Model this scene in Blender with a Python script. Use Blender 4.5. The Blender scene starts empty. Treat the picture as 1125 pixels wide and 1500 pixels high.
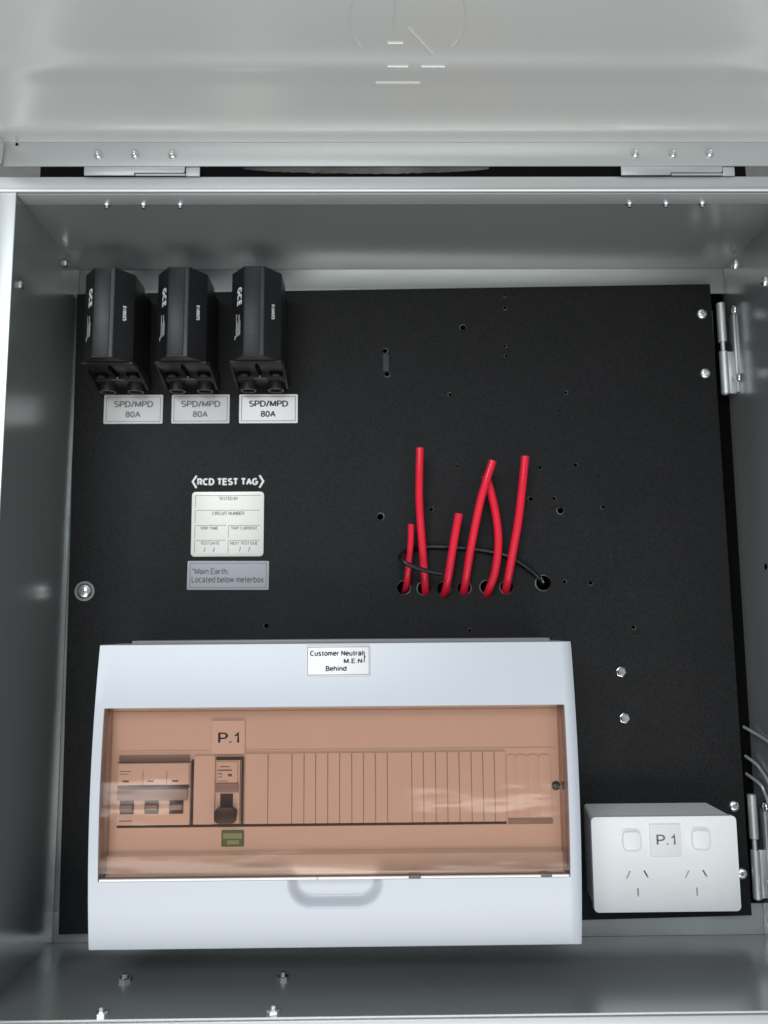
import bpy, bmesh, math, random
from mathutils import Vector, Matrix

random.seed(7)
scene = bpy.context.scene
COL = scene.collection
S = 0.001                                   # every length below is in millimetres


def v3(x, y, z):
    return Vector((x, y, z))


# ------------------------------------------------------------------ camera
cam_data = bpy.data.cameras.new('camera')
cam = bpy.data.objects.new('camera', cam_data)
COL.objects.link(cam)
YAW, PITCH, ROLL = -0.01294, 0.13091, -0.00744
M = Matrix.Rotation(YAW, 3, 'Z') @ Matrix.Rotation(PITCH, 3, 'X')
r0, f0, u0 = M @ v3(1, 0, 0), M @ v3(0, 1, 0), M @ v3(0, 0, 1)
r1 = math.cos(ROLL) * r0 + math.sin(ROLL) * u0
u1 = -math.sin(ROLL) * r0 + math.cos(ROLL) * u0
rot = Matrix((r1, u1, -f0)).transposed()
cam.matrix_world = Matrix.Translation(v3(-29.4, -760.9, -33.0) * S) @ rot.to_4x4()
cam_data.sensor_fit = 'VERTICAL'
cam_data.sensor_height = 36.0
cam_data.lens = 1253.4 / 1500 * 36.0
cam_data.clip_start = 0.02
cam_data.clip_end = 50
cam_data.dof.use_dof = True
cam_data.dof.focus_distance = 0.675
cam_data.dof.aperture_fstop = 6.0
scene.camera = cam

# ------------------------------------------------------------------ light
world = bpy.data.worlds.new('World')
scene.world = world
world.use_nodes = True
bg = world.node_tree.nodes['Background']
bg.inputs['Color'].default_value = (0.86, 0.94, 1.0, 1)
bg.inputs['Strength'].default_value = 0.33


def area_light(name, loc, target, sx, sy, power, color):
    d = bpy.data.lights.new(name, 'AREA')
    d.shape = 'RECTANGLE'
    d.size, d.size_y = sx, sy
    d.energy = power
    d.color = color
    o = bpy.data.objects.new(name, d)
    COL.objects.link(o)
    o.location = loc
    o.rotation_euler = (Vector(target) - Vector(loc)).to_track_quat('-Z', 'Y').to_euler()
    return o


# unseen lamps: key behind the photographer, added ground fill, two added for window streaks
area_light('key_lamp', (-0.7, -3.0, 1.25), (0, 0, 0.0), 1.8, 1.3, 56, (0.92, 0.97, 1.0))
area_light('ground_fill_lamp', (0.1, -1.75, -1.65), (0, -0.2, 0.3), 2.4, 1.4, 35, (1.0, 0.985, 0.95))  # lamp added low in front to brighten the lid's underside
area_light('streak_lamp', (-1.0, -3.1, -0.70), (0, 0, -0.1), 0.32, 0.30, 1.3, (0.93, 0.96, 1.0))  # small lamp added for soft streaks in the smoked window
area_light('streak_lamp', (0.42, -3.1, -0.78), (0, 0, -0.1), 0.55, 0.09, 0.8, (1.0, 0.98, 0.95))  # second added lamp, for a streak across the smoked window

scene.view_settings.view_transform = 'Standard'
scene.view_settings.look = 'None'
scene.view_settings.exposure = 0.0
scene.view_settings.gamma = 1.0
scene.view_settings.use_curve_mapping = False
scene.render.engine = 'CYCLES'
scene.cycles.max_bounces = 10
scene.cycles.transparent_max_bounces = 16
scene.cycles.caustics_reflective = False


# ------------------------------------------------------------------ materials
def new_mat(name):
    m = bpy.data.materials.new(name)
    m.use_nodes = True
    nt = m.node_tree
    return m, nt, nt.nodes['Principled BSDF']


def node(nt, kind, **kw):
    n = nt.nodes.new(kind)
    for k, val in kw.items():
        if k in n.inputs:
            n.inputs[k].default_value = val
        else:
            setattr(n, k, val)
    return n


def ramp(nt, src, lo, hi, a, b):
    n = node(nt, 'ShaderNodeMapRange')
    n.interpolation_type = 'SMOOTHERSTEP'
    n.inputs['From Min'].default_value = lo
    n.inputs['From Max'].default_value = hi
    n.inputs['To Min'].default_value = a
    n.inputs['To Max'].default_value = b
    nt.links.new(src, n.inputs['Value'])
    return n.outputs['Result']


def surface(name, color, rough, metal=0.0, grain=0.0, grain_scale=900.0, rough_var=0.0, tone_var=0.0, detail=6, speckle=0.0,
            stretch=(1, 1, 1), spec=0.5, coat=0.0):
    """A painted, moulded or metal surface with fine relief, uneven gloss and slight tone drift."""
    m, nt, b = new_mat(name)
    b.inputs['Base Color'].default_value = (*color, 1)
    b.inputs['Roughness'].default_value = rough
    b.inputs['Metallic'].default_value = metal
    b.inputs['Specular IOR Level'].default_value = spec
    b.inputs['Coat Weight'].default_value = coat
    geo = node(nt, 'ShaderNodeNewGeometry')
    mp = node(nt, 'ShaderNodeMapping')
    mp.inputs['Scale'].default_value = stretch
    nt.links.new(geo.outputs['Position'], mp.inputs['Vector'])
    if rough_var or tone_var:
        n = node(nt, 'ShaderNodeTexNoise')
        n.inputs['Scale'].default_value = 14
        n.inputs['Detail'].default_value = detail
        n.inputs['Roughness'].default_value = 0.62
        nt.links.new(mp.outputs['Vector'], n.inputs['Vector'])
        if rough_var:
            nt.links.new(ramp(nt, n.outputs['Fac'], 0.2, 0.8, rough - rough_var, rough + rough_var), b.inputs['Roughness'])
        if tone_var:
            mx = node(nt, 'ShaderNodeMix', data_type='RGBA')
            nt.links.new(ramp(nt, n.outputs['Fac'], 0.2, 0.8, 0, 1), mx.inputs[0])
            mx.inputs[6].default_value = (*[c * (1 - tone_var) for c in color], 1)
            mx.inputs[7].default_value = (*[min(1, c * (1 + tone_var)) for c in color], 1)
            nt.links.new(mx.outputs[2], b.inputs['Base Color'])
    if speckle:
        sp = node(nt, 'ShaderNodeTexNoise')
        sp.inputs['Scale'].default_value = 850
        sp.inputs['Detail'].default_value = 2
        nt.links.new(geo.outputs['Position'], sp.inputs['Vector'])
        hs = node(nt, 'ShaderNodeHueSaturation')
        nt.links.new(ramp(nt, sp.outputs['Fac'], 0.3, 0.7, 1 - speckle, 1 + speckle), hs.inputs['Value'])
        src = b.inputs['Base Color']
        if src.is_linked:
            nt.links.new(src.links[0].from_socket, hs.inputs['Color'])
        else:
            hs.inputs['Color'].default_value = (*color, 1)
        nt.links.new(hs.outputs['Color'], src)
    if grain:
        g = node(nt, 'ShaderNodeTexNoise')
        g.inputs['Scale'].default_value = grain_scale
        g.inputs['Detail'].default_value = 3
        nt.links.new(mp.outputs['Vector'], g.inputs['Vector'])
        bp = node(nt, 'ShaderNodeBump')
        bp.inputs['Strength'].default_value = grain
        bp.inputs['Distance'].default_value = 0.0004
        nt.links.new(g.outputs['Fac'], bp.inputs['Height'])
        nt.links.new(bp.outputs['Normal'], b.inputs['Normal'])
    return m


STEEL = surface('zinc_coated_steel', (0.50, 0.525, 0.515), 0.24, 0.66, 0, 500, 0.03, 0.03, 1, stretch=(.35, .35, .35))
FRAME = surface('zinc_coated_steel_edge', (0.65, 0.67, 0.675), 0.38, 0.5, 0, 500, 0.03, 0.03, 1, stretch=(.4, .4, .4))
EDGE_GLINT = surface('plastic_edge_highlight', (0.93, 0.91, 0.87), 0.15, coat=1.0)  # pale colour standing in for the highlight under the window
LIDM = surface('lit_lid_steel', (0.80, 0.825, 0.80), 0.25, 0.34)  # paler than the box steel, the lid's brighter light put into the colour
EDGE = surface('edge_highlight', (0.90, 0.91, 0.90), 0.35, 0.35)  # near-white, a highlight put into the edge's colour
BRIGHT = surface('bright_zinc', (0.80, 0.80, 0.80), 0.24, 1.0, 0.10, 700, 0.07, 0.06)
SATIN = surface('satin_zinc', (0.66, 0.68, 0.68), 0.42, 0.7, 0.06, 600, 0.06, 0.05)
PANEL = surface('black_panel_board', (0.0080, 0.0079, 0.0086), 0.50, 0, 0.6, 1500, 0.06, 0.2, spec=0.22, speckle=0.5)
BURR = surface('raw_drilled_edge', (0.13, 0.132, 0.132), 0.6, 0, 0.5, 2500, 0.0, 0.5)
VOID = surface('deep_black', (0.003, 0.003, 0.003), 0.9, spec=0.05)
SLOT_DARK = surface('slot_shade_black', (0.008, 0.008, 0.008), 0.8, 0, 0.3, 900, spec=0.2)  # stands in for the dark of the slot under the lid
SCUFF = surface('scuffed_rubber', (0.22, 0.23, 0.22), 0.8, 0, 0.9, 700, 0, 0.6)
BAKELITE = surface('black_moulded_plastic', (0.012, 0.012, 0.0135), 0.42, 0, 0.25, 1200, 0.07, 0.25, speckle=0.35)
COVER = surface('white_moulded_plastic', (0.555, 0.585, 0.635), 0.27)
INNER = surface('inner_white_plastic', (0.73, 0.72, 0.70), 0.45, 0, 0.05, 900, 0.03, 0.02)
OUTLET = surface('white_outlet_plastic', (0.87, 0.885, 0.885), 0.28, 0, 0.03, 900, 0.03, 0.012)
GREYP = surface('grey_plastic', (0.30, 0.29, 0.30), 0.4, 0, 0.05, 900, 0.03, 0.05)
DARKP = surface('dark_plastic', (0.035, 0.03, 0.03), 0.4, 0, 0.05, 900, 0.03, 0.05)
RED = surface('red_insulation', (0.84, 0.018, 0.05), 0.20, 0, 0.12, 500, 0.06, 0.06)
COPPER = surface('cut_conductor', (0.75, 0.50, 0.40), 0.35, 1.0, 0.4, 1500, 0.05, 0.2)
BLACKW = surface('black_insulation', (0.008, 0.008, 0.009), 0.22, 0, 0.05, 600, 0.08, 0.1)
GREYW = surface('grey_wire', (0.62, 0.64, 0.65), 0.4, 0.4, 0.05, 600, 0.05, 0.1)
LAB_WHITE = surface('white_label_plastic', (0.80, 0.79, 0.80), 0.32, 0, 0.04, 900, 0.04, 0.02)
LAB_GREY = surface('grey_white_label_plastic', (0.60, 0.59, 0.59), 0.4, 0, 0.05, 900, 0.04, 0.03)
LAB_BLUE = surface('cool_grey_label_plastic', (0.44, 0.45, 0.49), 0.4, 0, 0.05, 900, 0.04, 0.03)
LAB_FOIL = surface('pale_foil_label', (0.72, 0.71, 0.66), 0.38, 0.25, 0.25, 900, 0.06, 0.05)
INK = surface('black_ink', (0.02, 0.02, 0.022), 0.5, spec=0.3)
INK_GREY = surface('grey_ink', (0.17, 0.17, 0.18), 0.5, spec=0.3)
INK_WHITE = surface('white_ink', (0.82, 0.82, 0.82), 0.5, spec=0.3)
PRINT = surface('pale_print', (0.88, 0.89, 0.91), 0.5, 0, 0, 900, 0, 0.08, spec=0.3)
GREEN = surface('green_sticker_ink', (0.10, 0.23, 0.11), 0.45, 0, 0, 900, 0, 0.15)
GREEN_PALE = surface('pale_green_sticker_ink', (0.30, 0.48, 0.30), 0.45, 0, 0, 900, 0, 0.1)
WALL = surface('shadowed_render', (0.16, 0.155, 0.15), 0.9, 0, 0.6, 160, 0, 0.25)


def tinted():
    m, nt, b = new_mat('smoked_brown_polycarbonate')
    out = nt.nodes['Material Output']
    nt.nodes.remove(b)
    tr = node(nt, 'ShaderNodeBsdfTransparent')
    tr.inputs['Color'].default_value = (0.908, 0.790, 0.728, 1)
    gl = node(nt, 'ShaderNodeBsdfGlossy')
    gl.inputs['Roughness'].default_value = 0.09
    lw = node(nt, 'ShaderNodeLayerWeight')
    lw.inputs['Blend'].default_value = 0.5
    pw = node(nt, 'ShaderNodeMath', operation='POWER')
    pw.inputs[1].default_value = 5.0
    nt.links.new(lw.outputs['Facing'], pw.inputs[0])
    fr = node(nt, 'ShaderNodeMath', operation='MULTIPLY_ADD')
    fr.inputs[1].default_value = 0.95
    fr.inputs[2].default_value = 0.04
    nt.links.new(pw.outputs[0], fr.inputs[0])
    geo = node(nt, 'ShaderNodeNewGeometry')
    mp = node(nt, 'ShaderNodeMapping')
    mp.inputs['Scale'].default_value = (0.25, 1, 1)
    nt.links.new(geo.outputs['Position'], mp.inputs['Vector'])
    n = node(nt, 'ShaderNodeTexNoise')
    n.inputs['Scale'].default_value = 42
    n.inputs['Detail'].default_value = 2
    nt.links.new(mp.outputs['Vector'], n.inputs['Vector'])
    bp = node(nt, 'ShaderNodeBump')
    bp.inputs['Strength'].default_value = 0.25
    bp.inputs['Distance'].default_value = 0.003
    nt.links.new(n.outputs['Fac'], bp.inputs['Height'])
    nt.links.new(bp.outputs['Normal'], gl.inputs['Normal'])
    mx = node(nt, 'ShaderNodeMixShader')
    nt.links.new(fr.outputs[0], mx.inputs[0])
    nt.links.new(tr.outputs[0], mx.inputs[1])
    nt.links.new(gl.outputs[0], mx.inputs[2])
    nt.links.new(mx.outputs[0], out.inputs['Surface'])
    return m


TINT = tinted()

# ------------------------------------------------------------------ object helpers
WORLD_AT = {}                                # object name -> world position (mm) of its origin


def thing(name, label, cat, at, group=None):
    o = bpy.data.objects.new(name, None)
    o.empty_display_size = 0.01
    COL.objects.link(o)
    o.location = Vector(at) * S
    o['label'], o['category'] = label, cat
    if group:
        o['group'] = group
    WORLD_AT[o.name] = Vector(at)
    return o


def tag(o, label, cat, group=None):
    o['label'], o['category'] = label, cat
    if group:
        o['group'] = group
    return o


def place(o, at, parent):
    """Parent o and put its origin at the world position `at` (mm)."""
    WORLD_AT[o.name] = Vector(at)
    if parent is not None:
        o.parent = parent
        o.location = (Vector(at) - WORLD_AT[parent.name]) * S
    else:
        o.location = Vector(at) * S


def link(name, bm, mat, parent=None, smooth=None):
    """bmesh in world millimetres -> one mesh object with its origin in its middle."""
    bmesh.ops.recalc_face_normals(bm, faces=bm.faces)
    xs = [v.co for v in bm.verts]
    lo = Vector([min(c[i] for c in xs) for i in range(3)])
    hi = Vector([max(c[i] for c in xs) for i in range(3)])
    mid = (lo + hi) / 2
    for v in bm.verts:
        v.co = (v.co - mid) * S
    me = bpy.data.meshes.new(name)
    bm.to_mesh(me)
    bm.free()
    if smooth is not None:
        me.shade_smooth()
        try:
            me.set_sharp_from_angle(angle=math.radians(smooth))
        except Exception:
            pass
    me.materials.append(mat)
    o = bpy.data.objects.new(name, me)
    COL.objects.link(o)
    place(o, mid, parent)
    return o


def inst(src, name, at, parent, rot=None):
    o = bpy.data.objects.new(name, src.data)
    COL.objects.link(o)
    place(o, at, parent)
    if rot is not None:
        o.rotation_euler = rot
    return o


def box_bm(x0, x1, y0, y1, z0, z1, bev=0.0, seg=2, bm=None):
    own = bm is None
    bm = bm or bmesh.new()
    cs = [bm.verts.new((x, y, z)) for x in (x0, x1) for y in (y0, y1) for z in (z0, z1)]
    fs = [(0, 1, 3, 2), (4, 6, 7, 5), (0, 4, 5, 1), (2, 3, 7, 6), (0, 2, 6, 4), (1, 5, 7, 3)]
    faces = [bm.faces.new([cs[i] for i in f]) for f in fs]
    if bev:
        edges = list({e for f in faces for e in f.edges})
        bmesh.ops.bevel(bm, geom=edges, offset=bev, segments=seg, affect='EDGES', profile=0.5)
    return bm


def box(name, x0, x1, y0, y1, z0, z1, mat, parent=None, bev=0.0, seg=2):
    return link(name, box_bm(x0, x1, y0, y1, z0, z1, bev, seg), mat, parent, 40 if bev else None)


def prism_bm(poly, axis, a0, a1, bm=None, bev=0.0, seg=2):
    """Extrude a 2D polygon; axis 'x': poly is (y,z), 'y': (x,z), 'z': (x,y)."""
    bm = bm or bmesh.new()

    def P(p, a):
        return {'x': (a, p[0], p[1]), 'y': (p[0], a, p[1]), 'z': (p[0], p[1], a)}[axis]
    A = [bm.verts.new(P(p, a0)) for p in poly]
    B = [bm.verts.new(P(p, a1)) for p in poly]
    n = len(poly)
    faces = [bm.faces.new(A), bm.faces.new(B[::-1])]
    for i in range(n):
        faces.append(bm.faces.new((A[i], B[i], B[(i + 1) % n], A[(i + 1) % n])))
    if bev:
        bmesh.ops.recalc_face_normals(bm, faces=faces)
        bmesh.ops.bevel(bm, geom=list({e for f in faces for e in f.edges}), offset=bev, segments=seg, affect='EDGES', profile=0.5)
    return bm


def prism(name, poly, axis, a0, a1, mat, parent=None, bev=0.0, seg=2):
    return link(name, prism_bm(poly, axis, a0, a1, None, bev, seg), mat, parent, (40 if seg > 1 else 18) if bev else None)


def lathe_bm(profile, at, axis, seg=24, bm=None):
    """profile: (radius, height along axis) from base to tip; closed with caps where radius is 0."""
    bm = bm or bmesh.new()
    at = Vector(at)
    ax = Vector(axis).normalized()
    e1 = ax.orthogonal().normalized()
    e2 = ax.cross(e1)
    rings = []
    for r, h in profile:
        if r <= 1e-6:
            rings.append([bm.verts.new(at + ax * h)])
        else:
            rings.append([bm.verts.new(at + ax * h + (e1 * math.cos(t) + e2 * math.sin(t)) * r)
                          for t in [2 * math.pi * i / seg for i in range(seg)]])
    for a, b in zip(rings, rings[1:]):
        for i in range(seg):
            j = (i + 1) % seg
            if len(a) == 1 and len(b) == 1:
                continue
            if len(a) == 1:
                bm.faces.new((a[0], b[i], b[j]))
            elif len(b) == 1:
                bm.faces.new((a[i], a[j], b[0]))
            else:
                bm.faces.new((a[i], a[j], b[j], b[i]))
    return bm


def lathe(name, profile, at, axis, mat, parent=None, seg=24):
    return link(name, lathe_bm(profile, at, axis, seg), mat, parent, 35)


def spline(pts, n=10):
    pts = [Vector(p) for p in pts]
    ext = [2 * pts[0] - pts[1]] + pts + [2 * pts[-1] - pts[-2]]
    out = []
    for i in range(1, len(ext) - 2):
        a, b, c, d = ext[i - 1:i + 3]
        for k in range(n):
            t = k / n
            out.append(0.5 * ((2 * b) + (c - a) * t + (2 * a - 5 * b + 4 * c - d) * t * t + (3 * b - a - 3 * c + d) * t ** 3))
    out.append(pts[-1])
    return out


def tube_bm(path, r, seg=16, cap=True, bm=None, smoothpath=True):
    bm = bm or bmesh.new()
    P = spline(path) if smoothpath else [Vector(p) for p in path]
    up = None
    rings = []
    for i, p in enumerate(P):
        t = (P[min(i + 1, len(P) - 1)] - P[max(i - 1, 0)]).normalized()
        if up is None:
            up = t.orthogonal().normalized()
        up = (up - t * up.dot(t)).normalized()
        s = t.cross(up)
        rings.append([bm.verts.new(p + (up * math.cos(a) + s * math.sin(a)) * r) for a in [2 * math.pi * k / seg for k in range(seg)]])
    for a, b in zip(rings, rings[1:]):
        for k in range(seg):
            bm.faces.new((a[k], a[(k + 1) % seg], b[(k + 1) % seg], b[k]))
    if cap:
        bm.faces.new(rings[0][::-1])
        bm.faces.new(rings[-1])
    return bm


def rrect(x0, x1, z0, z1, r, n=6):
    pts = []
    for cx, cz, a0 in ((x1 - r, z1 - r, 0), (x0 + r, z1 - r, 90), (x0 + r, z0 + r, 180), (x1 - r, z0 + r, 270)):
        for k in range(n + 1):
            a = math.radians(a0 + 90 * k / n)
            pts.append((cx + r * math.cos(a), cz + r * math.sin(a)))
    return pts


def circle(cx, cz, r, n=16, wob=0.0):
    return [(cx + r * (1 + random.uniform(-wob, wob)) * math.cos(2 * math.pi * k / n),
             cz + r * (1 + random.uniform(-wob, wob)) * math.sin(2 * math.pi * k / n)) for k in range(n)]


def plate(name, outline, holes, y_front, thick, mat, parent=None, bevel=0.0, smooth=30):
    """A flat plate in the x-z plane with real holes; its front face is at y_front."""
    cu = bpy.data.curves.new(name, 'CURVE')
    cu.dimensions = '2D'
    cu.fill_mode = 'BOTH'
    cu.extrude = max(thick / 2 - bevel, 1e-4)
    cu.bevel_depth = bevel
    cu.bevel_resolution = 2
    for loop in [outline] + holes:
        sp = cu.splines.new('POLY')
        sp.points.add(len(loop) - 1)
        for p, (x, z) in zip(sp.points, loop):
            p.co = (x, z, 0, 1)
        sp.use_cyclic_u = True
    tmp = bpy.data.objects.new(name, cu)
    COL.objects.link(tmp)
    me = bpy.data.meshes.new_from_object(tmp.evaluated_get(bpy.context.evaluated_depsgraph_get()))
    bpy.data.objects.remove(tmp)
    bpy.data.curves.remove(cu)
    bm = bmesh.new()
    bm.from_mesh(me)
    bpy.data.meshes.remove(me)
    bmesh.ops.remove_doubles(bm, verts=bm.verts, dist=1e-4)
    for v in bm.verts:
        x, z, h = v.co
        v.co = (x, y_front + thick / 2 - h, z)
    return link(name, bm, mat, parent, smooth)


def arc(cx, cy, rx, ry, a0, a1, n=9):
    return [(cx + rx * math.cos(math.radians(a0 + (a1 - a0) * k / n)), cy + ry * math.sin(math.radians(a0 + (a1 - a0) * k / n))) for k in range(n + 1)]


XH = .72
RING = arc(.27, XH / 2, .25, XH / 2, 90, 450, 16)[:-1]
# plain grotesque letters as centre lines: (advance, [open strokes], [closed strokes])
GLYPH = {
    ' ': (.20, [], []),
    'A': (.72, [[(0, 0), (.34, 1)], [(.34, 1), (.68, 0)], [(.12, .34), (.56, .34)]], []),
    'B': (.64, [[(.04, .52), (.34, .52)]], [[(.04, 0), (.04, 1)] + arc(.32, .76, .22, .24, 90, -90, 6) + arc(.34, .26, .25, .26, 90, -90, 6)]),
    'C': (.72, [arc(.36, .5, .34, .5, 48, 312, 16)], []),
    'D': (.72, [], [[(.04, 0), (.04, 1)] + arc(.28, .5, .38, .5, 90, -90, 10)]),
    'E': (.62, [[(.58, 1), (.04, 1), (.04, 0), (.58, 0)], [(.04, .52), (.52, .52)]], []),
    'G': (.76, [arc(.37, .5, .35, .5, 48, 330, 16) + [(.70, .46), (.42, .46)]], []),
    'I': (.18, [[(.07, 0), (.07, 1)]], []),
    'L': (.58, [[(.04, 1), (.04, 0), (.54, 0)]], []),
    'M': (.84, [[(.04, 0), (.04, 1)], [(.06, 1), (.39, .05)], [(.39, .05), (.72, 1)], [(.74, 1), (.74, 0)]], []),
    'N': (.70, [[(.04, 0), (.04, 1)], [(.05, .98), (.61, .02)], [(.62, 0), (.62, 1)]], []),
    'P': (.64, [[(.04, 0), (.04, 1)] + arc(.34, .73, .25, .27, 90, -90, 8) + [(.04, .46)]], []),
    'R': (.70, [[(.04, 0), (.04, 1)] + arc(.36, .74, .24, .26, 90, -90, 8) + [(.04, .48)], [(.34, .48), (.62, 0)]], []),
    'S': (.66, [arc(.32, .755, .26, .245, 35, 255, 10) + arc(.32, .26, .28, .26, 80, -150, 10)], []),
    'T': (.64, [[(0, 1), (.60, 1)], [(.30, 1), (.30, 0)]], []),
    'U': (.70, [[(.04, 1)] + arc(.33, .30, .29, .30, 180, 360, 10) + [(.62, 1)]], []),
    'X': (.66, [[(0, 0), (.60, 1)], [(0, 1), (.60, 0)]], []),
    'Y': (.66, [[(0, 1), (.31, .46), (.62, 1)], [(.31, .46), (.31, 0)]], []),
    '0': (.60, [], [arc(.27, .5, .25, .5, 90, 450, 18)[:-1]]),
    '1': (.52, [[(.06, .74), (.20, .80), (.30, 1), (.30, 0)]], []),
    '2': (.60, [arc(.27, .73, .25, .27, 165, -35, 10) + [(.03, 0), (.54, 0)]], []),
    '5': (.60, [[(.50, 1), (.12, 1), (.06, .50)] + arc(.27, .32, .26, .32, 130, -155, 11)], []),
    '8': (.60, [], [arc(.27, .76, .22, .24, -90, 270, 12)[:-1], arc(.27, .26, .26, .26, 90, 450, 12)[:-1]]),
    'a': (.56, [arc(.25, .50, .22, .22, 160, 0, 8) + [(.47, .06), (.53, 0)]], [arc(.24, .20, .22, .20, 0, 360, 10)[:-1]]),
    'b': (.60, [[(.03, 1), (.03, 0)]], [[(p[0] + .02, p[1]) for p in RING]]),
    'c': (.54, [arc(.27, XH / 2, .25, XH / 2, 45, 315, 12)], []),
    'd': (.60, [[(.53, 1), (.53, 0)]], [RING]),
    'e': (.58, [[(.04, .38), (.51, .38)] + arc(.27, XH / 2, .25, XH / 2, 5, 315, 14)], []),
    'h': (.58, [[(.04, 1), (.04, 0)], [(.04, .42)] + arc(.27, .46, .22, .26, 165, 0, 7) + [(.49, 0)]], []),
    'i': (.20, [[(.08, 0), (.08, XH)], [(.08, .90), (.08, 1.02)]], []),
    'l': (.20, [[(.08, 0), (.08, 1)]], []),
    'm': (.86, [[(.04, XH), (.04, 0)], [(.04, .44)] + arc(.22, .48, .18, .24, 165, 0, 6) + [(.40, 0)], [(.40, .44)] + arc(.58, .48, .18, .24, 165, 0, 6) + [(.76, 0)]], []),
    'n': (.58, [[(.04, XH), (.04, 0)], [(.04, .42)] + arc(.27, .46, .22, .26, 165, 0, 7) + [(.49, 0)]], []),
    'o': (.58, [], [RING]),
    'r': (.38, [[(.04, XH), (.04, 0)], [(.04, .40)] + arc(.30, .40, .26, .30, 165, 80, 5)], []),
    's': (.52, [arc(.24, .54, .19, .18, 35, 255, 8) + arc(.24, .18, .21, .18, 80, -150, 8)], []),
    't': (.34, [[(.14, .94)] + arc(.26, .12, .12, .12, 180, 280, 5), [(0, XH), (.29, XH)]], []),
    'u': (.58, [[(.04, XH)] + arc(.26, .24, .22, .24, 180, 345, 7), [(.49, XH), (.49, 0)]], []),
    'w': (.78, [[(0, XH), (.18, 0)], [(.18, 0), (.36, XH)], [(.36, XH), (.54, 0)], [(.54, 0), (.72, XH)]], []),
    'x': (.54, [[(0, 0), (.48, XH)], [(0, XH), (.48, 0)]], []),
    '/': (.36, [[(0, -.06), (.30, 1.06)]], []),
    '*': (.36, [[(.15, .70), (.15, 1.04)], [(.0, .78), (.30, .96)], [(.0, .96), (.30, .78)]], []),
    ':': (.24, [[(.09, .0), (.09, .12)], [(.09, .58), (.09, .70)]], []),
    '.': (.26, [[(.10, .0), (.10, .12)]], []),
    '}': (.30, [arc(-.02, .84, .14, .16, 90, 0, 4) + [(.12, .60), (.24, .5), (.12, .40)] + arc(-.02, .16, .14, .16, 0, -90, 4)], []),
}


def ribbon(bm, pts, w, closed, lift):
    """A stroke of width w along a 2D centre line as one mitred strip."""
    P = [Vector((a, b)) for a, b in pts]
    P = [p for i, p in enumerate(P) if i == 0 or (p - P[i - 1]).length > 1e-4]
    n = len(P)
    L, R_ = [], []
    for i, p in enumerate(P):
        a = P[i - 1] if (closed or i > 0) else None
        b = P[(i + 1) % n] if (closed or i < n - 1) else None
        d1 = (p - a).normalized() if a is not None else (b - p).normalized()
        d2 = (b - p).normalized() if b is not None else d1
        n1, n2 = Vector((-d1.y, d1.x)), Vector((-d2.y, d2.x))
        m = n1 + n2
        m = n1 if m.length < 1e-3 else m.normalized()
        k = min(1 / max(m.dot(n1), .3), 2.2)
        q = m * (w / 2 * k)
        if not closed and i == 0:
            p = p - d1 * w * .0
        L.append(bm.verts.new((p.x + q.x, p.y + q.y, lift)))
        R_.append(bm.verts.new((p.x - q.x, p.y - q.y, lift)))
    for i in range(n if closed else n - 1):
        j = (i + 1) % n
        bm.faces.new((L[i], L[j], R_[j], R_[i]))


def text_bm(s, bold=0.0, spacing=1.0, shear=0.0):
    """bold is the stroke width as a share of the capital height (0 = regular)."""
    bm = bmesh.new()
    w = 1.4 * (bold or .125)
    x = 0.0
    k = 0
    for ch in s:
        adv, opened, closed = GLYPH[ch]
        for grp, c in ((opened, False), (closed, True)):
            for st in grp:
                ribbon(bm, [(x + a, b) for a, b in st], w, c, k * .0008)
                k += 1
        x += adv * spacing + .07 + (w - .125) * .8
    for v in bm.verts:
        v.co.x += v.co.y * shear
    return bm


def fit_text(s, x0, x1, z0, z1, frame=None, bold=0.0, shear=0.0, into=None):
    """Lettering scaled to fill x0..x1, z0..z1 of a frame (origin, right, up) in mm; default faces the viewer (-y)."""
    bm = text_bm(s, bold, 1.0, shear)
    lo = [min(v.co[i] for v in bm.verts) for i in (0, 1)]
    hi = [max(v.co[i] for v in bm.verts) for i in (0, 1)]
    for v in bm.verts:
        a = x0 + (v.co[0] - lo[0]) / (hi[0] - lo[0]) * (x1 - x0)
        b = z0 + (v.co[1] - lo[1]) / (hi[1] - lo[1]) * (z1 - z0)
        if frame:
            o, r, u = frame
            v.co = o + r * a + u * b + r.cross(u) * v.co[2]
        else:
            v.co = (a, -v.co[2], b)
    if into is not None:
        me = bpy.data.meshes.new('t')
        bm.to_mesh(me)
        into.from_mesh(me)
        bpy.data.meshes.remove(me)
        bm.free()
        return into
    return bm


def shift(bm, dy):
    for v in bm.verts:
        v.co.y += dy
    return bm


def lettering(lines, y, mat, parent, name='lettering'):
    """lines: (text, x0, x1, z0, z1, bold) all joined into one printed layer lying at depth y."""
    bm = bmesh.new()
    for t in lines:
        fit_text(t[0], *t[1:5], bold=t[5] if len(t) > 5 else 0.0, into=bm)
    return link(name, shift(bm, y), mat, parent)


def strokes(rects, y, mat, parent, name='printed_lines'):
    bm = bmesh.new()
    for x0, x1, z0, z1 in rects:
        vs = [bm.verts.new(c) for c in ((x0, y, z0), (x1, y, z0), (x1, y, z1), (x0, y, z1))]
        bm.faces.new(vs)
    return link(name, bm, mat, parent)


def frame_lines(x0, x1, z0, z1, w):
    return [(x0, x1, z1 - w, z1), (x0, x1, z0, z0 + w), (x0, x0 + w, z0 + w, z1 - w), (x1 - w, x1, z0 + w, z1 - w)]


def rotate_thing(o, ax, deg):
    o.rotation_euler['xyz'.index(ax)] = math.radians(deg)


# ------------------------------------------------------------------ setting
wall = link('wall', box_bm(-1500, 1500, 62, 90, -1200, 1400), WALL)
wall['kind'] = 'structure'

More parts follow.
